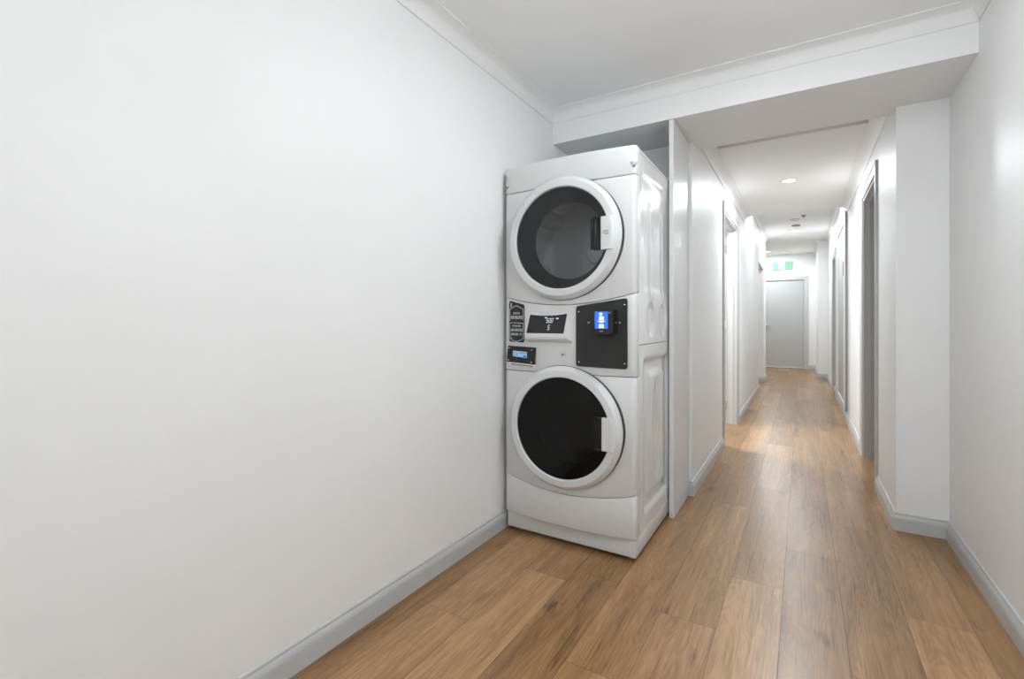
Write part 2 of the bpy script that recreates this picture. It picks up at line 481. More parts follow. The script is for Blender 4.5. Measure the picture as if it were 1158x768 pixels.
box(bm, 0.03, 0.055, -0.326, -0.314, 0.93, 0.945); box(bm, 0.03, 0.055, -0.326, -0.314, 1.055, 1.07)
obj('handle', bm, M['steel'], lf)

# exit door in the end wall
r = bpy.data.objects.new('door_4', None); COL.objects.link(r); r['kind'] = 'structure'; r.location = ((ED0+ED1)/2, YE, 0)
hw = (ED1-ED0)/2
bm = bmesh.new()
prof = [(0.0, 0.0), (0.068, 0.0), (0.068, 0.016), (0.056, 0.018), (0.05, 0.013), (0.0, 0.01)]
rows = []
for (px, pz), (ox, oz) in zip([(-hw, 0), (-hw, EDH), (hw, EDH), (hw, 0)], [(-1, 0), (-1, 1), (1, 1), (1, 0)]):
    rows.append([bm.verts.new((px+ox*u, -w, pz+oz*u)) for u, w in prof])
for A, B in zip(rows, rows[1:]):
    for j in range(len(prof)): bm.faces.new((A[j], A[(j+1) % len(prof)], B[(j+1) % len(prof)], B[j]))
bm.faces.new(rows[0]); bm.faces.new(rows[-1][::-1])
obj('architrave', bm, M['trim'], r, 25)
bm = bmesh.new()
box(bm, -hw, -hw+0.012, 0, 0.11, 0, EDH); box(bm, hw-0.012, hw, 0, 0.11, 0, EDH); box(bm, -hw+0.012, hw-0.012, 0, 0.11, EDH-0.012, EDH)
obj('jamb', bm, M['trim'], r)
bm = bmesh.new(); box(bm, -hw+0.016, hw-0.016, 0.02, 0.06, 0.02, EDH-0.018, 0.002)
lf = obj('door_leaf', bm, M['doorgrey'], r)
bm = bmesh.new(); box(bm, -hw+0.016, hw-0.016, 0.008, 0.019, 0.012, 0.035, 0.002); obj('door_seal', bm, M['plastic'], r)
bm = bmesh.new()
lathe(bm, [(0, 0), (0.027, 0), (0.027, -0.01), (0.012, -0.012), (0.012, -0.045), (0, -0.045)], -hw+0.075, 0.02, 1.0, 'Y', 24)
box(bm, -hw+0.066, -hw+0.19, -0.032, -0.018, 0.991, 1.009, 0.004)
obj('handle', bm, M['steel'], lf)

# ------------------------------------------------------------------ end panel beside the machine
bm = bmesh.new(); box(bm, -0.0125, 0.0125, 0, 0.402, 0.0, 2.208, 0.0012)
o = obj('end_panel', bm, M['white_gloss'], None, loc=(-0.6175, 2.70, 0))
tag(o, 'tall white laminate end panel standing between the machine and the corridor', 'panel')

# ------------------------------------------------------------------ stacked washer and dryer
W = 0.349; BOW = 0.030; RC = 0.026
mach = thing('stacked_washer_dryer', 'white coin laundry stack with a dryer above and a washer below', 'washer dryer', (-0.98, 2.10, 0))
def yf(x):
    x = max(-W, min(W, x)); return -BOW*(1-(x/W)**2)
def front_profile(n=40):
    xe = W-RC; ye = yf(xe); pts = []
    pts.append((-W, ye+RC+0.02))
    for i in range(7):
        t = PI/2*i/6
        pts.append((-xe-RC*math.cos(t), ye+RC-RC*math.sin(t)))
    for i in range(1, n):
        x = -xe+2*xe*i/n; pts.append((x, yf(x)))
    for i in range(7):
        t = PI/2*i/6
        pts.append((xe+RC*math.sin(t), ye+RC-RC*math.cos(t)))
    pts.append((W, ye+RC+0.02))
    return pts
FP = front_profile()
def front_panel(bm, zb, zt, er=0.004, thick=0.012):
    """curved sheet following the bowed front between two height functions, edges rolled back"""
    cols = []
    n = len(FP)
    for i, (x, y) in enumerate(FP):
        a = FP[max(0, i-1)]; b = FP[min(n-1, i+1)]
        d = Vector((b[0]-a[0], b[1]-a[1])).normalized(); nin = Vector((-d.y, d.x))   # inwards (+y in the middle)
        b0, t0 = zb(x), zt(x)
        P = lambda w, z: bm.verts.new((x+nin.x*w, y+nin.y*w, z))
        cols.append([P(thick, b0), P(er, b0), P(er*0.3, b0+er*0.3), P(0, b0+er), P(0, t0-er), P(er*0.3, t0-er*0.3), P(er, t0), P(thick, t0)])
    for A, B in zip(cols, cols[1:]):
        for j in range(7): bm.faces.new((A[j], B[j], B[j+1], A[j+1]))
        bm.faces.new((A[7], B[7], B[0], A[0]))
    bm.faces.new(cols[0]); bm.faces.new(cols[-1][::-1])
def const(v): return lambda x: v
z_top_seam = lambda x: 1.752-0.006*(1-(x/W)**2)
z_mid_seam = lambda x: 1.219-0.050*(1-(x/W)**2)
z_low_seam = const(0.838)
z_kick_seam = lambda x: 0.307-0.047*(1-(x/W)**2)
DX, DZ, WX, WZ = 0.0, 1.487, 0.004, 0.582      # door centres
G = 0.0011
def cut_hole(o, x, z, r):
    bm = bmesh.new(); bmesh.ops.create_cone(bm, cap_ends=True, segments=72, radius1=r, radius2=r, depth=0.4,
                                             matrix=Matrix.Translation((x, 0, z)) @ Matrix.Rotation(PI/2, 4, 'X'))
    me = bpy.data.meshes.new('cut'); bm.to_mesh(me); bm.free()
    c = bpy.data.objects.new('cut', me); COL.objects.link(c); c.location = mach.location
    md = o.modifiers.new('hole', 'BOOLEAN'); md.object = c; md.operation = 'DIFFERENCE'; md.solver = 'EXACT'
    bpy.context.view_layer.update()
    nm = bpy.data.meshes.new_from_object(o.evaluated_get(bpy.context.evaluated_depsgraph_get()))
    o.modifiers.clear(); o.data = nm
    bpy.data.objects.remove(c)
    for p in nm.polygons: p.use_smooth = True
    nm.set_sharp_from_angle(angle=math.radians(35))
# cabinet carcass: sides, back and the shelf levels, open towards the fronts
YS0, YS1, XS = 0.042, 0.69, 0.343
def side_height(kind, u, v):
    """embossing of the pressed side sheets; u along the depth 0..1, v up 0..1; metres outward"""
    def sm(a, b, t):
        t = max(0, min(1, (t-a)/(b-a))); return t*t*(3-2*t)
    def rect(u0, u1, v0, v1, s, su=None):
        su = su or s
        return min(sm(u0, u0+su, u), 1-sm(u1-su, u1, u))*min(sm(v0, v0+s, v), 1-sm(v1-s, v1, v))
    def oval(cu, cv, ru, rv):
        d = math.hypot((u-cu)/ru, (v-cv)/rv); return 1-sm(0.72, 1.0, d)
    if kind == 'washer':
        h = -0.012*rect(0.13, 0.90, 0.07, 0.93, 0.035, 0.07)
        h += 0.011*rect(0.24, 0.80, 0.13, 0.86, 0.05, 0.10)
        h -= 0.008*oval(0.52, 0.50, 0.13, 0.32)
    else:
        h = -0.006*rect(0.10, 0.93, 0.27, 0.93, 0.05, 0.06)
        h += 0.006*rect(0.26, 0.42, 0.22, 0.80, 0.06, 0.05)
        h += 0.006*rect(0.62, 0.76, 0.22, 0.80, 0.06, 0.05)
        h -= 0.010*oval(0.34, 0.135, 0.11, 0.10)
        h -= 0.010*oval(0.70, 0.135, 0.11, 0.10)
    return h
def side_sheet(bm, sx, z0, z1, kind, nu=48, nv=90):
    rows = []
    for j in range(nv+1):
        v = j/nv; row = []
        for i in range(nu+1):
            u = i/nu
            row.append(bm.verts.new((sx*(XS+side_height(kind, u, v)-0.0002), YS0+(YS1-YS0)*u, z0+(z1-z0)*v)))
        rows.append(row)
    inner = [[bm.verts.new((sx*(XS-0.02), YS0+(YS1-YS0)*u, z0+(z1-z0)*v)) for u in (0, 1)] for v in (0, 1)]
    for A, B in zip(rows, rows[1:]):
        for i in range(nu): bm.faces.new((A[i], A[i+1], B[i+1], B[i]))
    bm.faces.new([rows[0][i] for i in range(nu+1)]+[inner[0][1], inner[0][0]])
    bm.faces.new([rows[-1][i] for i in range(nu+1)]+[inner[1][1], inner[1][0]])
    bm.faces.new([rows[j][0] for j in range(nv+1)]+[inner[1][0], inner[0][0]])
    bm.faces.new([rows[j][-1] for j in range(nv+1)]+[inner[1][1], inner[0][1]])
    bm.faces.new((inner[0][0], inner[0][1], inner[1][1], inner[1][0]))
for sx in (1, -1):
    bm = bmesh.new(); side_sheet(bm, sx, 0.103, 0.979, 'washer'); obj('washer_side_panel', bm, M['enamel'], mach, 40)
    bm = bmesh.new(); side_sheet(bm, sx, 0.982, 1.868, 'dryer'); obj('dryer_side_panel', bm, M['enamel'], mach, 40)
bm = bmesh.new(); box(bm, -XS+0.021, XS-0.021, YS1-0.012, YS1, 0.103, 1.868); obj('back_panel', bm, M['enamel'], mach)
for z0, z1 in ((0.104, 0.118), (0.955, 0.985), (1.845, 1.866)):
    bm = bmesh.new(); box(bm, -XS+0.021, XS-0.021, 0.034, YS1-0.013, z0, z1); obj('inner_shelf', bm, M['seam'], mach)
# plinth
bm = bmesh.new(); box(bm, -0.336, XS+0.0005, 0.008, YS1, 0.021, 0.102, 0.004); obj('plinth', bm, M['front'], mach, 30)
for fx in (-0.27, 0.305):
    for fy in (0.06, 0.62):
        bm = bmesh.new(); lathe(bm, [(0, 0), (0.019, 0), (0.021, 0.003), (0.019, 0.008), (0.007, 0.009), (0.007, 0.0225), (0, 0.0225)], fx, fy, 0, 'Z', 20)
        obj('levelling_foot', bm, M['greyplastic'], mach, 30)
# top lid with rolled front edge
bm = bmesh.new(); front_panel(bm, lambda x: z_top_seam(x)+G, const(1.885), er=0.009); obj('top_front_panel', bm, M['front'], mach, 35)
bm = bmesh.new()
oc = [(x*0.985, y+0.006) for x, y in FP]
oc = oc+[(XS, YS1), (-XS, YS1)]
prism(bm, oc, 1.8695, 1.8835, lambda u, v, w: (u, v, w)); 
bmesh.ops.bevel(bm, geom=[e for e in bm.edges if abs(e.verts[0].co.z-e.verts[1].co.z) < 1e-5 and e.verts[0].co.z > 1.88], offset=0.005, segments=3, affect='EDGES')
obj('top_panel', bm, M['enamel'], mach, 35)
# bumper caps with a screw on the two upper corners
for sx in (1, -1):
    bm = bmesh.new()
    cxp, cyp = sx*(W-(0.0135 if sx > 0 else 0.021)), yf(W-RC)+0.0075
    pr = [(0.0155, 0.0), (0.0145, -0.006), (0.010, -0.016), (0.004, -0.024), (0, -0.026)]
    lathe(bm, [(0, 0.004), (0.012, 0.003)]+pr, cxp, cyp, 1.808, 'Z', 20)
    cap = obj('corner_cap', bm, M['ring'], mach, 40)
    bm = bmesh.new(); bmesh.ops.create_icosphere(bm, subdivisions=2, radius=0.0042, matrix=Matrix.Translation((cxp+sx*0.002, cyp-0.0085, 1.786)))
    obj('screw', bm, M['darkink'], cap, 60)

# fronts
bm = bmesh.new(); front_panel(bm, lambda x: z_mid_seam(x)+G, lambda x: z_top_seam(x)-G); dfr = obj('dryer_front_panel', bm, M['front'], mach, 35)
bm = bmesh.new(); front_panel(bm, lambda x: z_kick_seam(x)+G, lambda x: z_low_seam(x)-G); wfr = obj('washer_front_panel', bm, M['front'], mach, 35)
bm = bmesh.new(); front_panel(bm, lambda x: z_low_seam(x)+G, lambda x: z_mid_seam(x)-G); ctl = obj('control_panel', bm, M['front'], mach, 35)
bm = bmesh.new(); front_panel(bm, const(0.104), lambda x: z_kick_seam(x)-G, er=0.006); obj('kick_panel', bm, M['front'], mach, 35)
cut_hole(dfr, DX, DZ, 0.262); cut_hole(wfr, WX, WZ, 0.262)

# drums behind the doors
def drum(name, x, z, m, depth, r=0.255, baffle=0.05):
    bm = bmesh.new()
    lathe(bm, [(0.268, 0.012), (0.262, 0.03), (0.205, 0.055), (0.205, 0.075), (0.305, 0.095), (0.305, depth), (0.08, depth+0.015), (0.07, depth+0.005), (0, depth+0.005)], x, 0, z, 'Y', 72)
    d = obj(name, bm, m, mach, 35)
    for k in range(3):
        bm = bmesh.new()
        t0 = PI*0.80+k*2*PI/3
        n = 12; rows = []
        for i in range(n+1):
            y = 0.10+(depth-0.105)*i/n
            row = []
            for j in range(7):
                s = (j/6-0.5)
                rr = 0.303-baffle*math.cos(s*PI)**1.0*(1 if 0 < i < n else 0.6)
                t = t0+s*0.34
                row.append(bm.verts.new((x+rr*math.cos(t), y, z+rr*math.sin(t))))
            rows.append(row)
        for A, B in zip(rows, rows[1:]):
            for j in range(6): bm.faces.new((A[j], A[j+1], B[j+1], B[j]))
        obj('drum_baffle', bm, m, d, 60)
    return d
drum('dryer_drum', DX, DZ, M['drum'], 0.42)
drum('washer_drum', WX, WZ, M['darkdrum'], 0.40)

def door(name, cx, cz, glass, gr):
    y0 = -0.033
    bm = bmesh.new()
    lathe(bm, [(0.252, y0), (0.293, y0), (0.2945, y0-0.0015), (0.2945, y0-0.010), (0.2935, y0-0.012), (0.2755, y0-0.032), (0.274, y0-0.033),
               (gr+0.003, y0-0.0355), (gr, y0-0.034), (gr-0.003, y0-0.026), (gr-0.003, y0-0.010), (0.246, y0-0.004)], cx, 0, cz, 'Y', 120, close=True)
    d = obj(name, bm, M['ring'], mach, 22)
    bm = bmesh.new(); lathe(bm, [(0.250, y0+0.0015), (0.2965, y0+0.0015), (0.2965, 0.006), (0.264, 0.008), (0.250, 0.0)], cx, 0, cz, 'Y', 96, close=True)
    obj('door_gasket', bm, M['gasket'], d, 30)  # dark band stands in for the shadow between ring and panel
    # charcoal liner: tapered tunnel between glass and drum mouth
    bm = bmesh.new(); lathe(bm, [(gr-0.004, y0-0.020), (gr-0.03, 0.0), (0.190, 0.035), (0.188, 0.042), (0.212, 0.042), (0.243, 0.004), (gr-0.0035, y0-0.012)], cx, 0, cz, 'Y', 72, close=True)
    obj('door_liner', bm, M['darkbowl'], d, 30)
    bm = bmesh.new()
    pr = [(0, y0-0.033)]
    for i in range(1, 13):
        r_ = (gr-0.0035)*i/12; pr.append((r_, y0-0.033+0.006*(r_/gr)**2))
    pr += [(gr-0.0035, y0-0.022), (0, y0-0.024)]
    lathe(bm, pr, cx, 0, cz, 'Y', 72)
    obj('door_glass', bm, glass, d, 30)
    # handle: white grip plate at the right with a dark finger recess beside it
    hh = 0.0745; y1 = y0-0.044
    def outline(rr, xl, h):
        pts = [(xl, -h), (xl, h)]
        t = math.asin(h/rr)
        for i in range(13):
            q = t-2*t*i/12; pts.append((rr*math.cos(q), rr*math.sin(q)))
        return pts
    layers = [(y0-0.008, outline(0.2942, 0.209, hh)), (y0-0.0125, outline(0.2940, 0.209, hh)), (y1+0.003, outline(0.2640, 0.2085, hh)),
              (y1+0.0008, outline(0.2600, 0.209, hh-0.0008)), (y1, outline(0.2575, 0.2105, hh-0.002))]
    bm = bmesh.new(); prev = None
    for yy, ol in layers:
        row = [bm.verts.new((cx+u, yy, cz+v)) for u, v in ol]
        if prev:
            for i in range(len(row)): bm.faces.new((prev[i], prev[(i+1) % len(row)], row[(i+1) % len(row)], row[i]))
        else: bm.faces.new(row)
        prev = row
    bm.faces.new(prev[::-1])
    obj('door_handle', bm, M['ring'], d, 24)
    # recess: black trough against the grip with a smoked lip at its left
    bm = bmesh.new()
    sec = [(0.174, y0-0.0335), (0.174, y0-0.0395), (0.177, y0-0.0415), (0.182, y0-0.0405), (0.186, y0-0.0355), (0.196, y0-0.0350), (0.200, y0-0.0385), (0.2085, y0-0.0425), (0.2085, y0-0.0335)]
    prism(bm, [(cx+u, v) for u, v in sec], cz-hh+0.005, cz+hh-0.005, lambda u, v, w: (u, v, w))
    fr_ = obj('finger_recess', bm, M['black_gloss'], d, 30)
    for sz in (-1, 1):
        bm = bmesh.new(); box(bm, cx+0.173, cx+0.2085, y0-0.0425, y0-0.0335, cz+sz*(hh-0.002)-0.003, cz+sz*(hh-0.002)+0.003, 0.0012)
        obj('recess_end', bm, M['gasket'], d, 30)
    bm = bmesh.new()
    sec = [(cx+0.1735, y0-0.0338)]
    for i in range(9):
        t = PI/2+PI/2*i/8
        sec.append((cx+0.1735+0.018*math.cos(t), y0-0.034-0.0065*math.sin(t)))
    prism(bm, sec, cz-hh+0.004, cz+hh-0.004, lambda u, v, w: (u, v, w))
    obj('recess_rim', bm, M['clear_dark'], d, 40)
    return d, y1
dd, hy1 = door('dryer_door', DX, DZ, M['glass_dryer'], 0.2435)
door('washer_door', WX, WZ, M['glass_washer'], 0.2435)
# hinge slots at the left of both doors
for cx, cz, dz in ((DX, DZ, 0.055), (WX, WZ, -0.02)):
    bm = bmesh.new(); xh = cx-0.292
    box(bm, xh-0.004, xh+0.002, yf(xh)-0.010, yf(xh)-0.001, cz+dz-0.006, cz+dz+0.012, 0.001); obj('hinge_pin', bm, M['darkink'], mach)
# small curled emblem on the dryer handle
bm = bmesh.new()
def stroke(bm, pts, w, fn, d0=0.0002, d1=0.0008):
    n = len(pts); Lv = []; Rv = []
    for i, p in enumerate(pts):
        a = Vector(pts[max(0, i-1)]); b = Vector(pts[min(n-1, i+1)]); d = (b-a).normalized()
        q = Vector((-d.y, d.x))*w/2; p = Vector(p)
        Lv.append(p+q); Rv.append(p-q)
    for i in range(n-1):
        prism(bm, [tuple(Lv[i]), tuple(Lv[i+1]), tuple(Rv[i+1]), tuple(Rv[i])], d0, d1, fn)
def hf(u, v, w):
    x = DX+0.233+u
    return (x, hy1-w, DZ+0.002+v)
def arc(cx, cy, rx, ry, a0, a1, n=10):
    return [(cx+rx*math.cos(math.radians(a0+(a1-a0)*i/n)), cy+ry*math.sin(math.radians(a0+(a1-a0)*i/n))) for i in range(n+1)]
stroke(bm, arc(-0.008, 0.001, 0.007, 0.006, 60, 300), 0.0016, hf)
stroke(bm, arc(0.001, 0.004, 0.010, 0.006, 20, 160), 0.0016, hf)
stroke(bm, arc(-0.002, 0.001, 0.004, 0.004, 0, 330), 0.0014, hf)
stroke(bm, arc(0.006, 0.000, 0.004, 0.005, -120, 150), 0.0014, hf)
stroke(bm, arc(0.001, -0.003, 0.009, 0.006, 190, 320), 0.0016, hf)
stroke(bm, [(0.006, -0.006), (0.013, -0.011)], 0.0016, hf)
obj('handle_emblem', bm, M['darkink'], dd)

# --- control panel fittings
def chord(x0, x1, off):
    """flat frame across the bowed front: fn(u along x, v = z, w outward)"""
    a = Vector((x0, yf(x0)-off)); b = Vector((x1, yf(x1)-off)); d = (b-a).normalized(); nrm = Vector((d.y, -d.x))
    def fn(u, v, w):
        t = (u-x0)/(x1-x0); p = a+(b-a)*t+nrm*w
        return (p.x, p.y, v)
    return fn
def screws(pts, fn, w, parent, r=0.0042):
    for u, v in pts:
        bm = bmesh.new()
        n = 12; prs = [(r, 0.0), (r, 0.0008), (r*0.7, 0.0020), (0, 0.0024)]
        rings = []
        for rr, ww in prs:
            rings.append([bm.verts.new(fn(u+rr*math.cos(2*PI*i/n), v+rr*math.sin(2*PI*i/n), w+ww)) for i in range(n)] if rr > 0 else [bm.verts.new(fn(u, v, w+ww))])
        for A, B in zip(rings, rings[1:]):
            for i in range(n):
                bm.faces.new((A[i], A[(i+1) % n], B[(i+1) % n], B[i]) if len(B) > 1 else (A[i], A[(i+1) % n], B[0]))
        obj('screw', bm, M['steel'], parent, 60)
# black instruction label (dryer / washer)
fs = chord(-0.318, -0.219, 0.0012)
bm = bmesh.new()
prism(bm, round_poly([(-0.318, 0.986), (-0.219, 0.982), (-0.219, 1.174), (-0.318, 1.199)], 0.013), 0, 0.0012, fs)
st = obj('instruction_label', bm, M['black'], mach)
bm = bmesh.new()
lw = 0.0028
stroke(bm, [(-0.312, 1.092), (-0.312, 1.154), (-0.270, 1.171), (-0.226, 1.152), (-0.226, 1.094)], lw, fs, 0.0012, 0.0016)
stroke(bm, [(-0.226, 1.081), (-0.226, 1.002), (-0.268, 0.986), (-0.312, 1.000), (-0.312, 1.083), (-0.226, 1.081)], lw, fs, 0.0012, 0.0016)
for s, z in (('DRYER', 1.131), ('WASHER', 1.066)):
    text_bm(bm, s, 0.0155, lambda u, v, w, z=z: fs(-0.269+u*0.92, z+v, w+0.0017))
stroke(bm, [(-0.306, 1.005), (-0.299, 1.003)], 0.004, fs, 0.0012, 0.0016)
obj('label_print', bm, M['ink'], st)
for n_, za, zb in ((3, 1.102, 1.119), (3, 1.039, 1.053), (2, 1.018, 1.030)):
    for i in range(n_):
        u0 = -0.306+i*0.0255
        bm = bmesh.new(); prism(bm, [(u0, za), (u0+0.0225, za), (u0+0.0225, zb), (u0, zb)], 0.0012, 0.0016, fs)
        obj('printed_button', bm, M['greyink'], st)
bm = bmesh.new(); prism(bm, [(-0.310, 1.164), (-0.298, 1.162), (-0.298, 1.184), (-0.310, 1.187)], 0.0012, 0.0014, fs)
obj('printed_emblem', bm, M['greyink'], st)
bm = bmesh.new(); prism(bm, [(-0.2425+0.0095*math.cos(2*PI*i/18), 1.0245+0.0095*math.sin(2*PI*i/18)) for i in range(18)], 0.0012, 0.0017, fs)
obj('label_green_button', bm, M['greenink'], st)
bm = bmesh.new(); prism(bm, [(-0.2425+0.0038*math.cos(2*PI*i/18), 1.0245+0.0045*math.sin(2*PI*i/18)) for i in range(18)], 0.0017, 0.0019, fs)
obj('label_green_symbol', bm, M['greyink'], st)

# lcd price module: black face on a steel-lipped wedge
fl = chord(-0.320, -0.146, 0.0)
bm = bmesh.new()
def flw(u, v, w):      # face leans: lower edge further out
    return fl(u, v, w+0.006+0.010*(0.964-v)/0.09)
hs = [(-0.321, 0.872), (-0.147, 0.864), (-0.147, 0.962), (-0.321, 0.965)]
prism(bm, round_poly([(-0.314, 0.868), (-0.147, 0.860), (-0.147, 0.955), (-0.314, 0.962)], 0.006), -0.008, 0.008, fl)
lcd = obj('price_display', bm, M['steel'], mach, 30)
bm = bmesh.new(); prism(bm, round_poly([(-0.321, 0.882), (-0.147, 0.875), (-0.146, 0.960), (-0.321, 0.965)], 0.005), -0.004, 0.002, flw)
fc = obj('display_face', bm, M['black_gloss'], lcd)
bm = bmesh.new(); prism(bm, [(-0.302, 0.869), (-0.165, 0.8635), (-0.165, 0.8675), (-0.302, 0.873)], 0.008, 0.0095, fl); obj('coin_slot', bm, M['darkink'], lcd)
bm = bmesh.new(); prism(bm, [(-0.285, 0.912), (-0.197, 0.906), (-0.197, 0.936), (-0.285, 0.940)], 0.002, 0.0026, flw); obj('lcd_screen', bm, M['lcd_blue'], lcd)
bm = bmesh.new()
for i in range(8):
    u0 = -0.280+i*0.0103; hgt = random.choice((0.0065, 0.008, 0.005))
    prism(bm, [(u0, 0.926), (u0+random.uniform(0.003, 0.0055), 0.926), (u0+0.0055, 0.926+hgt), (u0+0.001, 0.926+hgt)], 0.0026, 0.0029, flw)
prism(bm, [(-0.281, 0.915), (-0.270, 0.9145), (-0.270, 0.9195), (-0.281, 0.920)], 0.0026, 0.0029, flw)
prism(bm, [(-0.217, 0.910), (-0.202, 0.9095), (-0.202, 0.917), (-0.217, 0.918)], 0.0026, 0.0029, flw)
prism(bm, [(-0.261, 0.9165), (-0.256, 0.9165), (-0.256, 0.923), (-0.261, 0.923)], 0.0026, 0.0029, flw)
obj('lcd_characters', bm, M['lcd_ink'], lcd)
screws([(-0.311, 0.953), (-0.168, 0.947), (-0.311, 0.892), (-0.168, 0.886)], flw, 0.002, lcd, 0.0036)

# tilted display hood
bm = bmesh.new()
xa, xb = -0.197, 0.040
def yo(x): return yf(x)
zt_, zb_, zu = 1.128, 1.030, 0.986
A = [(xa, yo(xa)+0.004, zt_+0.004), (xb, yo(xb)+0.004, zt_+0.010)]            # top edge on the panel
xin0, xin1 = xa+0.002, xb-0.006
yout = yo(-0.08)-0.036
Bv = [(xin0, yout, zb_-0.006), (xin1-0.002, yout, zb_-0.006)]                 # lower front edge
Cv = [(xin0-0.002, yout+0.004, zb_-0.026), (xin1+0.006, yout+0.006, zb_-0.026)]
Dv = [(xa, yo(xa)+0.004, zu), (xb+0.014, yo(xb+0.014)+0.004, zu-0.002)]
ring_l = [A[0], Bv[0], Cv[0], Dv[0]]; ring_r = [A[1], Bv[1], Cv[1], Dv[1]]
vl = [bm.verts.new(p) for p in ring_l]; vr = [bm.verts.new(p) for p in ring_r]
for i in range(3): bm.faces.new((vl[i], vl[i+1], vr[i+1], vr[i]))
bm.faces.new((vl[3], vl[0], vr[0], vr[3])); bm.faces.new(vl[::-1]); bm.faces.new(vr)
bmesh.ops.bevel(bm, geom=bm.edges[:], offset=0.003, segments=3, affect='EDGES')
hood = obj('display_hood', bm, M['front'], mach, 40)
tl, bl = Vector(A[0]), Vector(Bv[0]); tr, br = Vector(A[1]), Vector(Bv[1])
nrm = ((br-bl).cross(tl-bl)).normalized()
if nrm.y > 0: nrm = -nrm
def fh(u, v, w):    # u 0..1 across, v 0..1 up the sloping face
    p = (bl*(1-u)+br*u)*(1-v)+(tl*(1-u)+tr*u)*v
    q = p+nrm*w
    return (q.x, q.y, q.z)
bm = bmesh.new(); prism(bm, round_poly([(0.05, 0.075), (0.935, 0.07), (0.925, 0.905), (0.05, 0.93)], 0.02, 4), -0.001, 0.0012, fh)
obj('display_window', bm, M['screen_dark'], hood)
# lit figures: 500 between two dashes, 5 below
bm = bmesh.new()
SEG = {'5': 'afgcd', '0': 'abcdef'}
def digit(bm, ch, x, y, w, h, t):
    k = 0.22
    def seg(p, q):
        P = Vector((p[0]*w+p[1]*k*h*0.8, p[1]*h)); Q = Vector((q[0]*w+q[1]*k*h*0.8, q[1]*h))
        d = (Q-P).normalized(); n = Vector((-d.y, d.x))*t/2
        pts = [P+n, Q+n, Q-n, P-n]
        prism(bm, [(x+p.x/0.235, y+p.y/0.105) for p in pts], 0.0012, 0.0015, fh)
    S = {'a': ((0, 1), (1, 1)), 'b': ((1, 1), (1, .5)), 'c': ((1, .5), (1, 0)), 'd': ((0, 0), (1, 0)), 'e': ((0, .5), (0, 0)), 'f': ((0, 1), (0, .5)), 'g': ((0, .5), (1, .5))}
    for s in SEG[ch]: seg(*S[s])
for i, ch in enumerate('500'): digit(bm, ch, 0.475+i*0.056, 0.535, 0.0085, 0.019, 0.0015)
digit(bm, '5', 0.535, 0.225, 0.0095, 0.021, 0.0017)
prism(bm, [(0.425, 0.735), (0.480, 0.725), (0.484, 0.765), (0.430, 0.775)], 0.0012, 0.0015, fh)
prism(bm, [(0.695, 0.690), (0.750, 0.680), (0.754, 0.725), (0.700, 0.735)], 0.0012, 0.0015, fh)
obj('display_digits', bm, M['led_white'], hood)

# key lock
xk, zk = 0.0, 0.930
bm = bmesh.new(); lathe(bm, [(0, -0.003), (0.0125, -0.003), (0.014, -0.001), (0.014, 0.004), (0, 0.004)], xk, yf(xk)-0.001, zk, 'Y', 24)
lk = obj('key_lock', bm, M['steel'], mach, 30)
bm = bmesh.new(); lathe(bm, [(0, -0.0012), (0.007, -0.0012), (0.007, 0.001), (0, 0.001)], xk+0.002, yf(xk)-0.004, zk, 'Y', 16); obj('key_core', bm, M['greyplastic'], lk, 30)
bm = bmesh.new(); box(bm, xk+0.001, xk+0.003, yf(xk)-0.0056, yf(xk)-0.005, zk-0.005, zk+0.005); obj('keyway', bm, M['darkink'], lk)

# black mounting plate with the card reader
fp = chord(0.071, 0.311, 0.0055)
bm = bmesh.new(); prism(bm, round_poly([(0.071, 0.879), (0.311, 0.874), (0.311, 1.194), (0.262, 1.184), (0.071, 1.160)][0:2]+[(0.311, 1.196), (0.071, 1.161)], 0.014), -0.001, 0.003, fp)
pl = obj('reader_mounting_plate', bm, M['black'], mach)
screws([(0.084, 1.135), (0.298, 1.165), (0.086, 0.899), (0.299, 0.899), (0.133, 1.084), (0.2755, 1.084)], fp, 0.003, pl)
bm = bmesh.new()
prism(bm, round_poly([(0.176, 1.034), (0.268, 1.034), (0.268, 1.143), (0.176, 1.143)], 0.008), 0.003, 0.090, fp)
bmesh.ops.bevel(bm, geom=[e for e in bm.edges if e.calc_length() < 0.2 and all(abs(v.co.y) > 0.07 for v in e.verts)], offset=0.003, segments=2, affect='EDGES')
rd = obj('card_reader', bm, M['black_gloss'], mach, 40)
bm = bmesh.new(); prism(bm, [(0.187, 1.058), (0.245, 1.058), (0.245, 1.133), (0.187, 1.133)], 0.090, 0.0908, fp); obj('reader_screen', bm, M['blue_screen'], rd)
bm = bmesh.new()
def dsk(u, v, a, b_, n=18): return [(u+a*math.cos(2*PI*i/n), v+b_*math.sin(2*PI*i/n)) for i in range(n)]
d0, d1_ = 0.0908, 0.0912
stroke(bm, arc(0.2135, 1.1215, 0.0065, 0.0055, -40, 220), 0.003, fp, d0, d1_)       # tap ring
prism(bm, round_poly([(0.2115, 1.104), (0.2165, 1.104), (0.2155, 1.122), (0.2125, 1.122)], 0.001, 3), d0, d1_, fp)   # finger
prism(bm, round_poly([(0.209, 1.096), (0.225, 1.096), (0.2285, 1.103), (0.2275, 1.110), (0.213, 1.1135), (0.205, 1.106)], 0.002, 3), d0, d1_, fp)  # hand
prism(bm, [(0.201, 1.0895), (0.232, 1.0895), (0.232, 1.0925), (0.201, 1.0925)], d0, d1_, fp)
prism(bm, [(0.208, 1.0845), (0.225, 1.0845), (0.225, 1.087), (0.208, 1.087)], d0, d1_, fp)
prism(bm, [(0.206, 1.068), (0.215, 1.068), (0.215, 1.0775), (0.206, 1.0775)], d0, d1_, fp)
prism(bm, [(0.2175, 1.068), (0.2265, 1.068), (0.2265, 1.0775), (0.2175, 1.0775)], d0, d1_, fp)
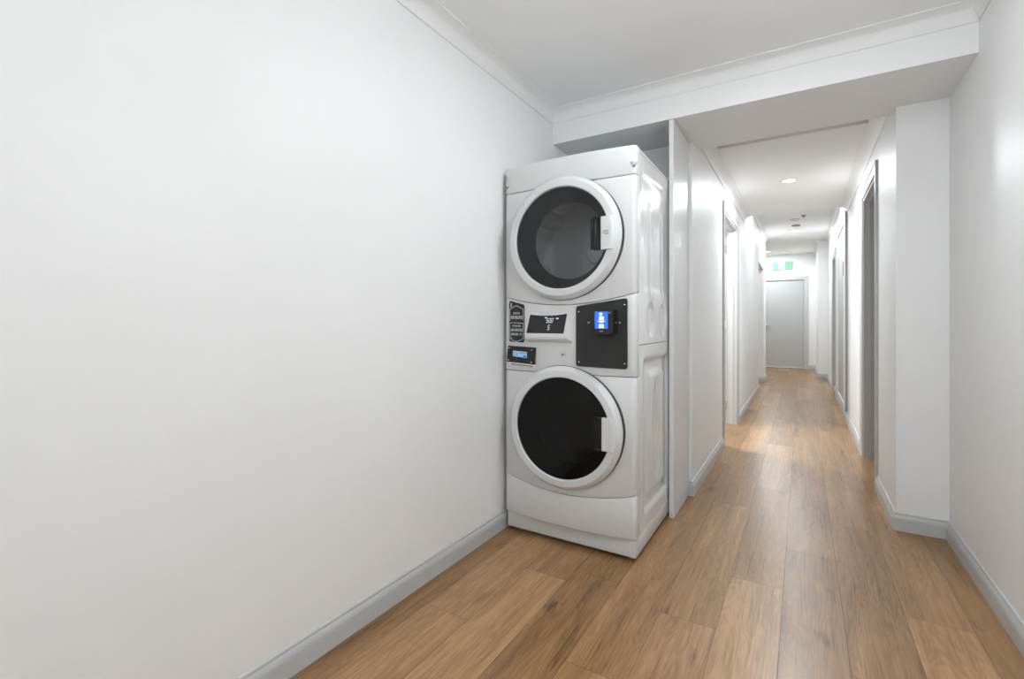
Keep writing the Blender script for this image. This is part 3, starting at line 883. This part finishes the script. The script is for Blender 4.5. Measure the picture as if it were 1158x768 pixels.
prism(bm, [(0.204, 1.061), (0.2285, 1.061), (0.2285, 1.0655), (0.204, 1.0655)], d0, d1_, fp)
obj('screen_symbols', bm, M['screen_white'], rd)
bm = bmesh.new(); prism(bm, [(0.208, 1.0445), (0.223, 1.0445), (0.223, 1.0475), (0.208, 1.0475)], 0.090, 0.0904, fp)
obj('reader_mark', bm, M['greyink'], rd)
bm = bmesh.new(); prism(bm, dsk(0.253, 1.1275, 0.0028, 0.0028), 0.090, 0.0904, fp)
obj('indicator_light', bm, M['greyink'], rd)

# ------------------------------------------------------------------ tall framed unit on the right corridor wall
CY0, CY1, CZ0, CZ1 = 6.27, 7.92, 0.115, 2.285
cab = thing('wall_cupboard', 'tall white framed cupboard front on the right corridor wall between two doorways', 'cupboard', (XCR, (CY0+CY1)/2, CZ0))
yh = (CY1-CY0)/2; zh = CZ1-CZ0
PRJ = 0.020
bm = bmesh.new()
fwid = 0.17
box(bm, -PRJ, -0.001, -yh, -yh+fwid*1.6, 0, zh, 0.002)
box(bm, -PRJ, -0.001, yh-fwid*1.8, yh, 0, zh, 0.002)
box(bm, -PRJ, -0.001, -yh+fwid*1.6, yh-fwid*1.8, zh-0.09, zh, 0.002)
box(bm, -PRJ, -0.001, -yh+fwid*1.6, yh-fwid*1.8, 0, 0.05, 0.002)
obj('frame', bm, M['cornice'], cab)
bm = bmesh.new(); box(bm, -0.010, -0.001, -yh+fwid*1.6+0.001, yh-fwid*1.8-0.001, 0.051, zh-0.091); inn = obj('recessed_door', bm, M['trim'], cab)
bm = bmesh.new(); box(bm, -0.020, -0.0102, -yh+fwid*1.6+0.06, -yh+fwid*1.6+0.10, 1.50, 1.66, 0.003)
obj('latch', bm, M['darkink'], inn)
bm = bmesh.new(); box(bm, -PRJ-0.001, -0.001, -yh-0.006, -yh-0.0005, -0.002, zh+0.002); obj('edge_strip', bm, M['greyplastic'], cab)
bm = bmesh.new(); lathe(bm, [(0, -0.035), (0.014, -0.035), (0.018, -0.02), (0.018, 0.02), (0.014, 0.035), (0, 0.035)], -PRJ-0.012, yh-0.12, 0.06, 'Z', 16)
obj('bumper', bm, M['plastic'], cab, 40)

# ------------------------------------------------------------------ ceiling fittings
LC = (0.90, 0.965, 1.0)
def downlight(x, y, z, label, power, group='round ceiling downlights', size=0.10, col=(1.0, 0.975, 0.94), spread=PI):
    t = thing('downlight', label, 'ceiling light', (x, y, z), group)
    bm = bmesh.new(); lathe(bm, [(0.050, -0.001), (0.064, -0.001), (0.066, -0.004), (0.062, -0.007), (0.053, -0.006), (0.050, -0.003)], 0, 0, 0, 'Z', 40, close=True)
    obj('trim_ring', bm, M['plastic'], t, 40)
    bm = bmesh.new(); lathe(bm, [(0, -0.004), (0.051, -0.0035), (0.051, -0.001), (0, -0.001)], 0, 0, 0, 'Z', 40)
    obj('diffuser', bm, M['lamp'], t, 40)
    la = bpy.data.lights.new('downlight_lamp', 'AREA'); la.shape = 'DISK'; la.size = size; la.energy = power; la.color = col; la.spread = spread
    lo = bpy.data.objects.new('downlight_lamp', la); COL.objects.link(lo); lo.location = (0, 0, -0.009); lo.parent = t
    return t
LC = (0.90, 0.965, 1.0)
downlight(-0.10, 4.844, HC, 'nearest corridor downlight, biggest lit disc, just beyond the beam', 21, col=LC)
downlight(-0.104, 9.47, HF, 'second corridor downlight, lit, just beyond the two flat ceiling discs', 20, col=LC)
downlight(-0.10, 7.05, HF, 'added corridor downlight, unseen above the ceiling step, between the nearest and second lit discs', 11, col=LC)  # added lamp, out of sight, to brighten the far left corridor wall
downlight(-0.66, 12.0, HF, 'farthest small downlight, beside the left wall near the green exit sign', 30, col=LC)
# lamps outside the picture that light the laundry room and the side rooms
downlight(-0.25, 1.75, H, 'laundry room downlight just in front of the beam, above the picture', 7, col=LC)
downlight(-1.55, 5.0, H, 'downlight inside the side room behind the left doorway', 46, col=LC)
downlight(-1.6, 9.0, H, 'added unseen downlight in the space beyond the left opening', 8, col=LC)  # added lamp, out of sight, to light the space behind the opening
def pendant(x, y, label, glow='globe'):  # added unseen lamps that lift the laundry ceiling, beam and fronts
    t = thing('added_globe_pendant', label, 'added pendant light', (x, y, H), 'added unseen globe pendants for the laundry room')
    bm = bmesh.new(); lathe(bm, [(0, -0.022), (0.05, -0.02), (0.055, -0.012), (0.055, -0.001), (0, -0.001)], 0, 0, 0, 'Z', 32); obj('ceiling_rose', bm, M['plastic'], t, 40)
    bm = bmesh.new(); lathe(bm, [(0, -0.455), (0.006, -0.455), (0.006, -0.022), (0, -0.022)], 0, 0, 0, 'Z', 12); obj('stem', bm, M['plastic'], t, 40)
    bm = bmesh.new(); bmesh.ops.create_uvsphere(bm, u_segments=32, v_segments=20, radius=0.11, matrix=Matrix.Translation((0, 0, -0.56)))
    obj('globe', bm, M[glow], t, 60)
    return t
pendant(0.32, 1.0, 'added unseen globe pendant above the viewer')
pendant(0.25, -1.8, 'added unseen globe pendant behind the viewer, brighter', 'globe_bright')

t = thing('smoke_detector', 'flat pale grey disc detector on the corridor ceiling, right in front of the second downlight', 'smoke detector', (-0.085, 8.93, HF))
bm = bmesh.new(); lathe(bm, [(0, -0.030), (0.03, -0.030), (0.047, -0.026), (0.05, -0.022), (0.05, -0.018), (0, -0.018)], 0, 0, 0, 'Z', 32); obj('sensor_head', bm, M['plastic'], t, 40)
bm = bmesh.new(); lathe(bm, [(0, -0.017), (0.058, -0.017), (0.062, -0.010), (0.062, -0.001), (0, -0.001)], 0, 0, 0, 'Z', 32); obj('mounting_base', bm, M['greyplastic'], t, 40)
t = thing('ceiling_speaker', 'faint round flush disc on the corridor ceiling, nearer than the grey detector', 'ceiling fitting', (-0.099, 8.43, HF))
bm = bmesh.new(); lathe(bm, [(0.052, -0.001), (0.072, -0.001), (0.074, -0.006), (0.066, -0.010), (0.054, -0.006)], 0, 0, 0, 'Z', 40, close=True); obj('rim', bm, M['plastic'], t, 40)
bm = bmesh.new(); lathe(bm, [(0, -0.004), (0.051, -0.004), (0.051, -0.001), (0, -0.001)], 0, 0, 0, 'Z', 40); obj('cover', bm, M['plastic'], t, 40)
t = thing('motion_sensor', 'small dark grey sensor on the corridor ceiling, right of the faint flush disc', 'sensor', (0.018, 8.15, HF))
bm = bmesh.new(); lathe(bm, [(0, -0.001), (0.034, -0.001), (0.034, -0.008), (0.028, -0.012), (0, -0.012)], 0, 0, 0, 'Z', 28); obj('base', bm, M['greyplastic'], t, 40)
bm = bmesh.new(); lathe(bm, [(0.022, -0.012), (0.020, -0.022), (0.012, -0.030), (0, -0.033)], 0, 0, 0, 'Z', 24); obj('lens', bm, M['greyplastic'], t, 50)

# exit sign above the far door
t = thing('exit_sign', 'lit green and white running figure exit sign above the grey far door', 'exit sign', (-0.40, YE, 2.393))
bm = bmesh.new(); box(bm, -0.195, 0.195, -0.045, -0.001, -0.095, 0.095, 0.006); obj('housing', bm, M['plastic'], t, 30)
bm = bmesh.new(); box(bm, -0.187, -0.064, -0.0475, -0.0455, -0.087, 0.080); obj('green_panel', bm, M['exit_green'], t)
bm = bmesh.new(); box(bm, 0.064, 0.187, -0.0475, -0.0455, -0.087, 0.080); obj('green_panel', bm, M['exit_green'], t)
bm = bmesh.new(); box(bm, -0.062, 0.062, -0.0475, -0.0455, -0.087, 0.087); obj('white_panel', bm, M['exit_white'], t)
bm = bmesh.new()
fe = lambda u, v, w: (u, -0.0475-w, v)
prism(bm, dsk(0.008, 0.040, 0.010, 0.010), 0.0, 0.001, fe)
stroke(bm, [(0.002, 0.026), (-0.004, -0.012)], 0.016, fe, 0, 0.001)
stroke(bm, [(0.002, 0.020), (0.022, 0.010), (0.030, 0.018)], 0.007, fe, 0, 0.001)
stroke(bm, [(-0.002, 0.020), (-0.020, 0.012), (-0.024, -0.004)], 0.007, fe, 0, 0.001)
stroke(bm, [(-0.002, -0.012), (0.016, -0.026), (0.014, -0.050)], 0.009, fe, 0, 0.001)
stroke(bm, [(-0.006, -0.012), (-0.016, -0.034), (-0.034, -0.038)], 0.009, fe, 0, 0.001)
obj('running_figure', bm, M['exit_green'], t)

# ------------------------------------------------------------------ world, camera, view
w = bpy.data.worlds.new('World'); scene.world = w; w.use_nodes = True
w.node_tree.nodes['Background'].inputs[0].default_value = (0.6, 0.65, 0.7, 1)
w.node_tree.nodes['Background'].inputs[1].default_value = 0.3

FPX = 536.0
cam = bpy.data.cameras.new('Camera'); co = bpy.data.objects.new('Camera', cam); COL.objects.link(co)
co.location = (0, 0, 1.09); co.rotation_euler = (PI/2, 0, math.atan(328/FPX))
cam.sensor_fit = 'HORIZONTAL'; cam.sensor_width = 36.0; cam.lens = FPX*36.0/1158
cam.shift_y = -20.5/1158
cam.clip_start = 0.02
scene.camera = co
scene.view_settings.view_transform = 'Standard'; scene.view_settings.look = 'None'
scene.view_settings.gamma = 1.0; scene.view_settings.exposure = 0.08
scene.view_settings.use_curve_mapping = False
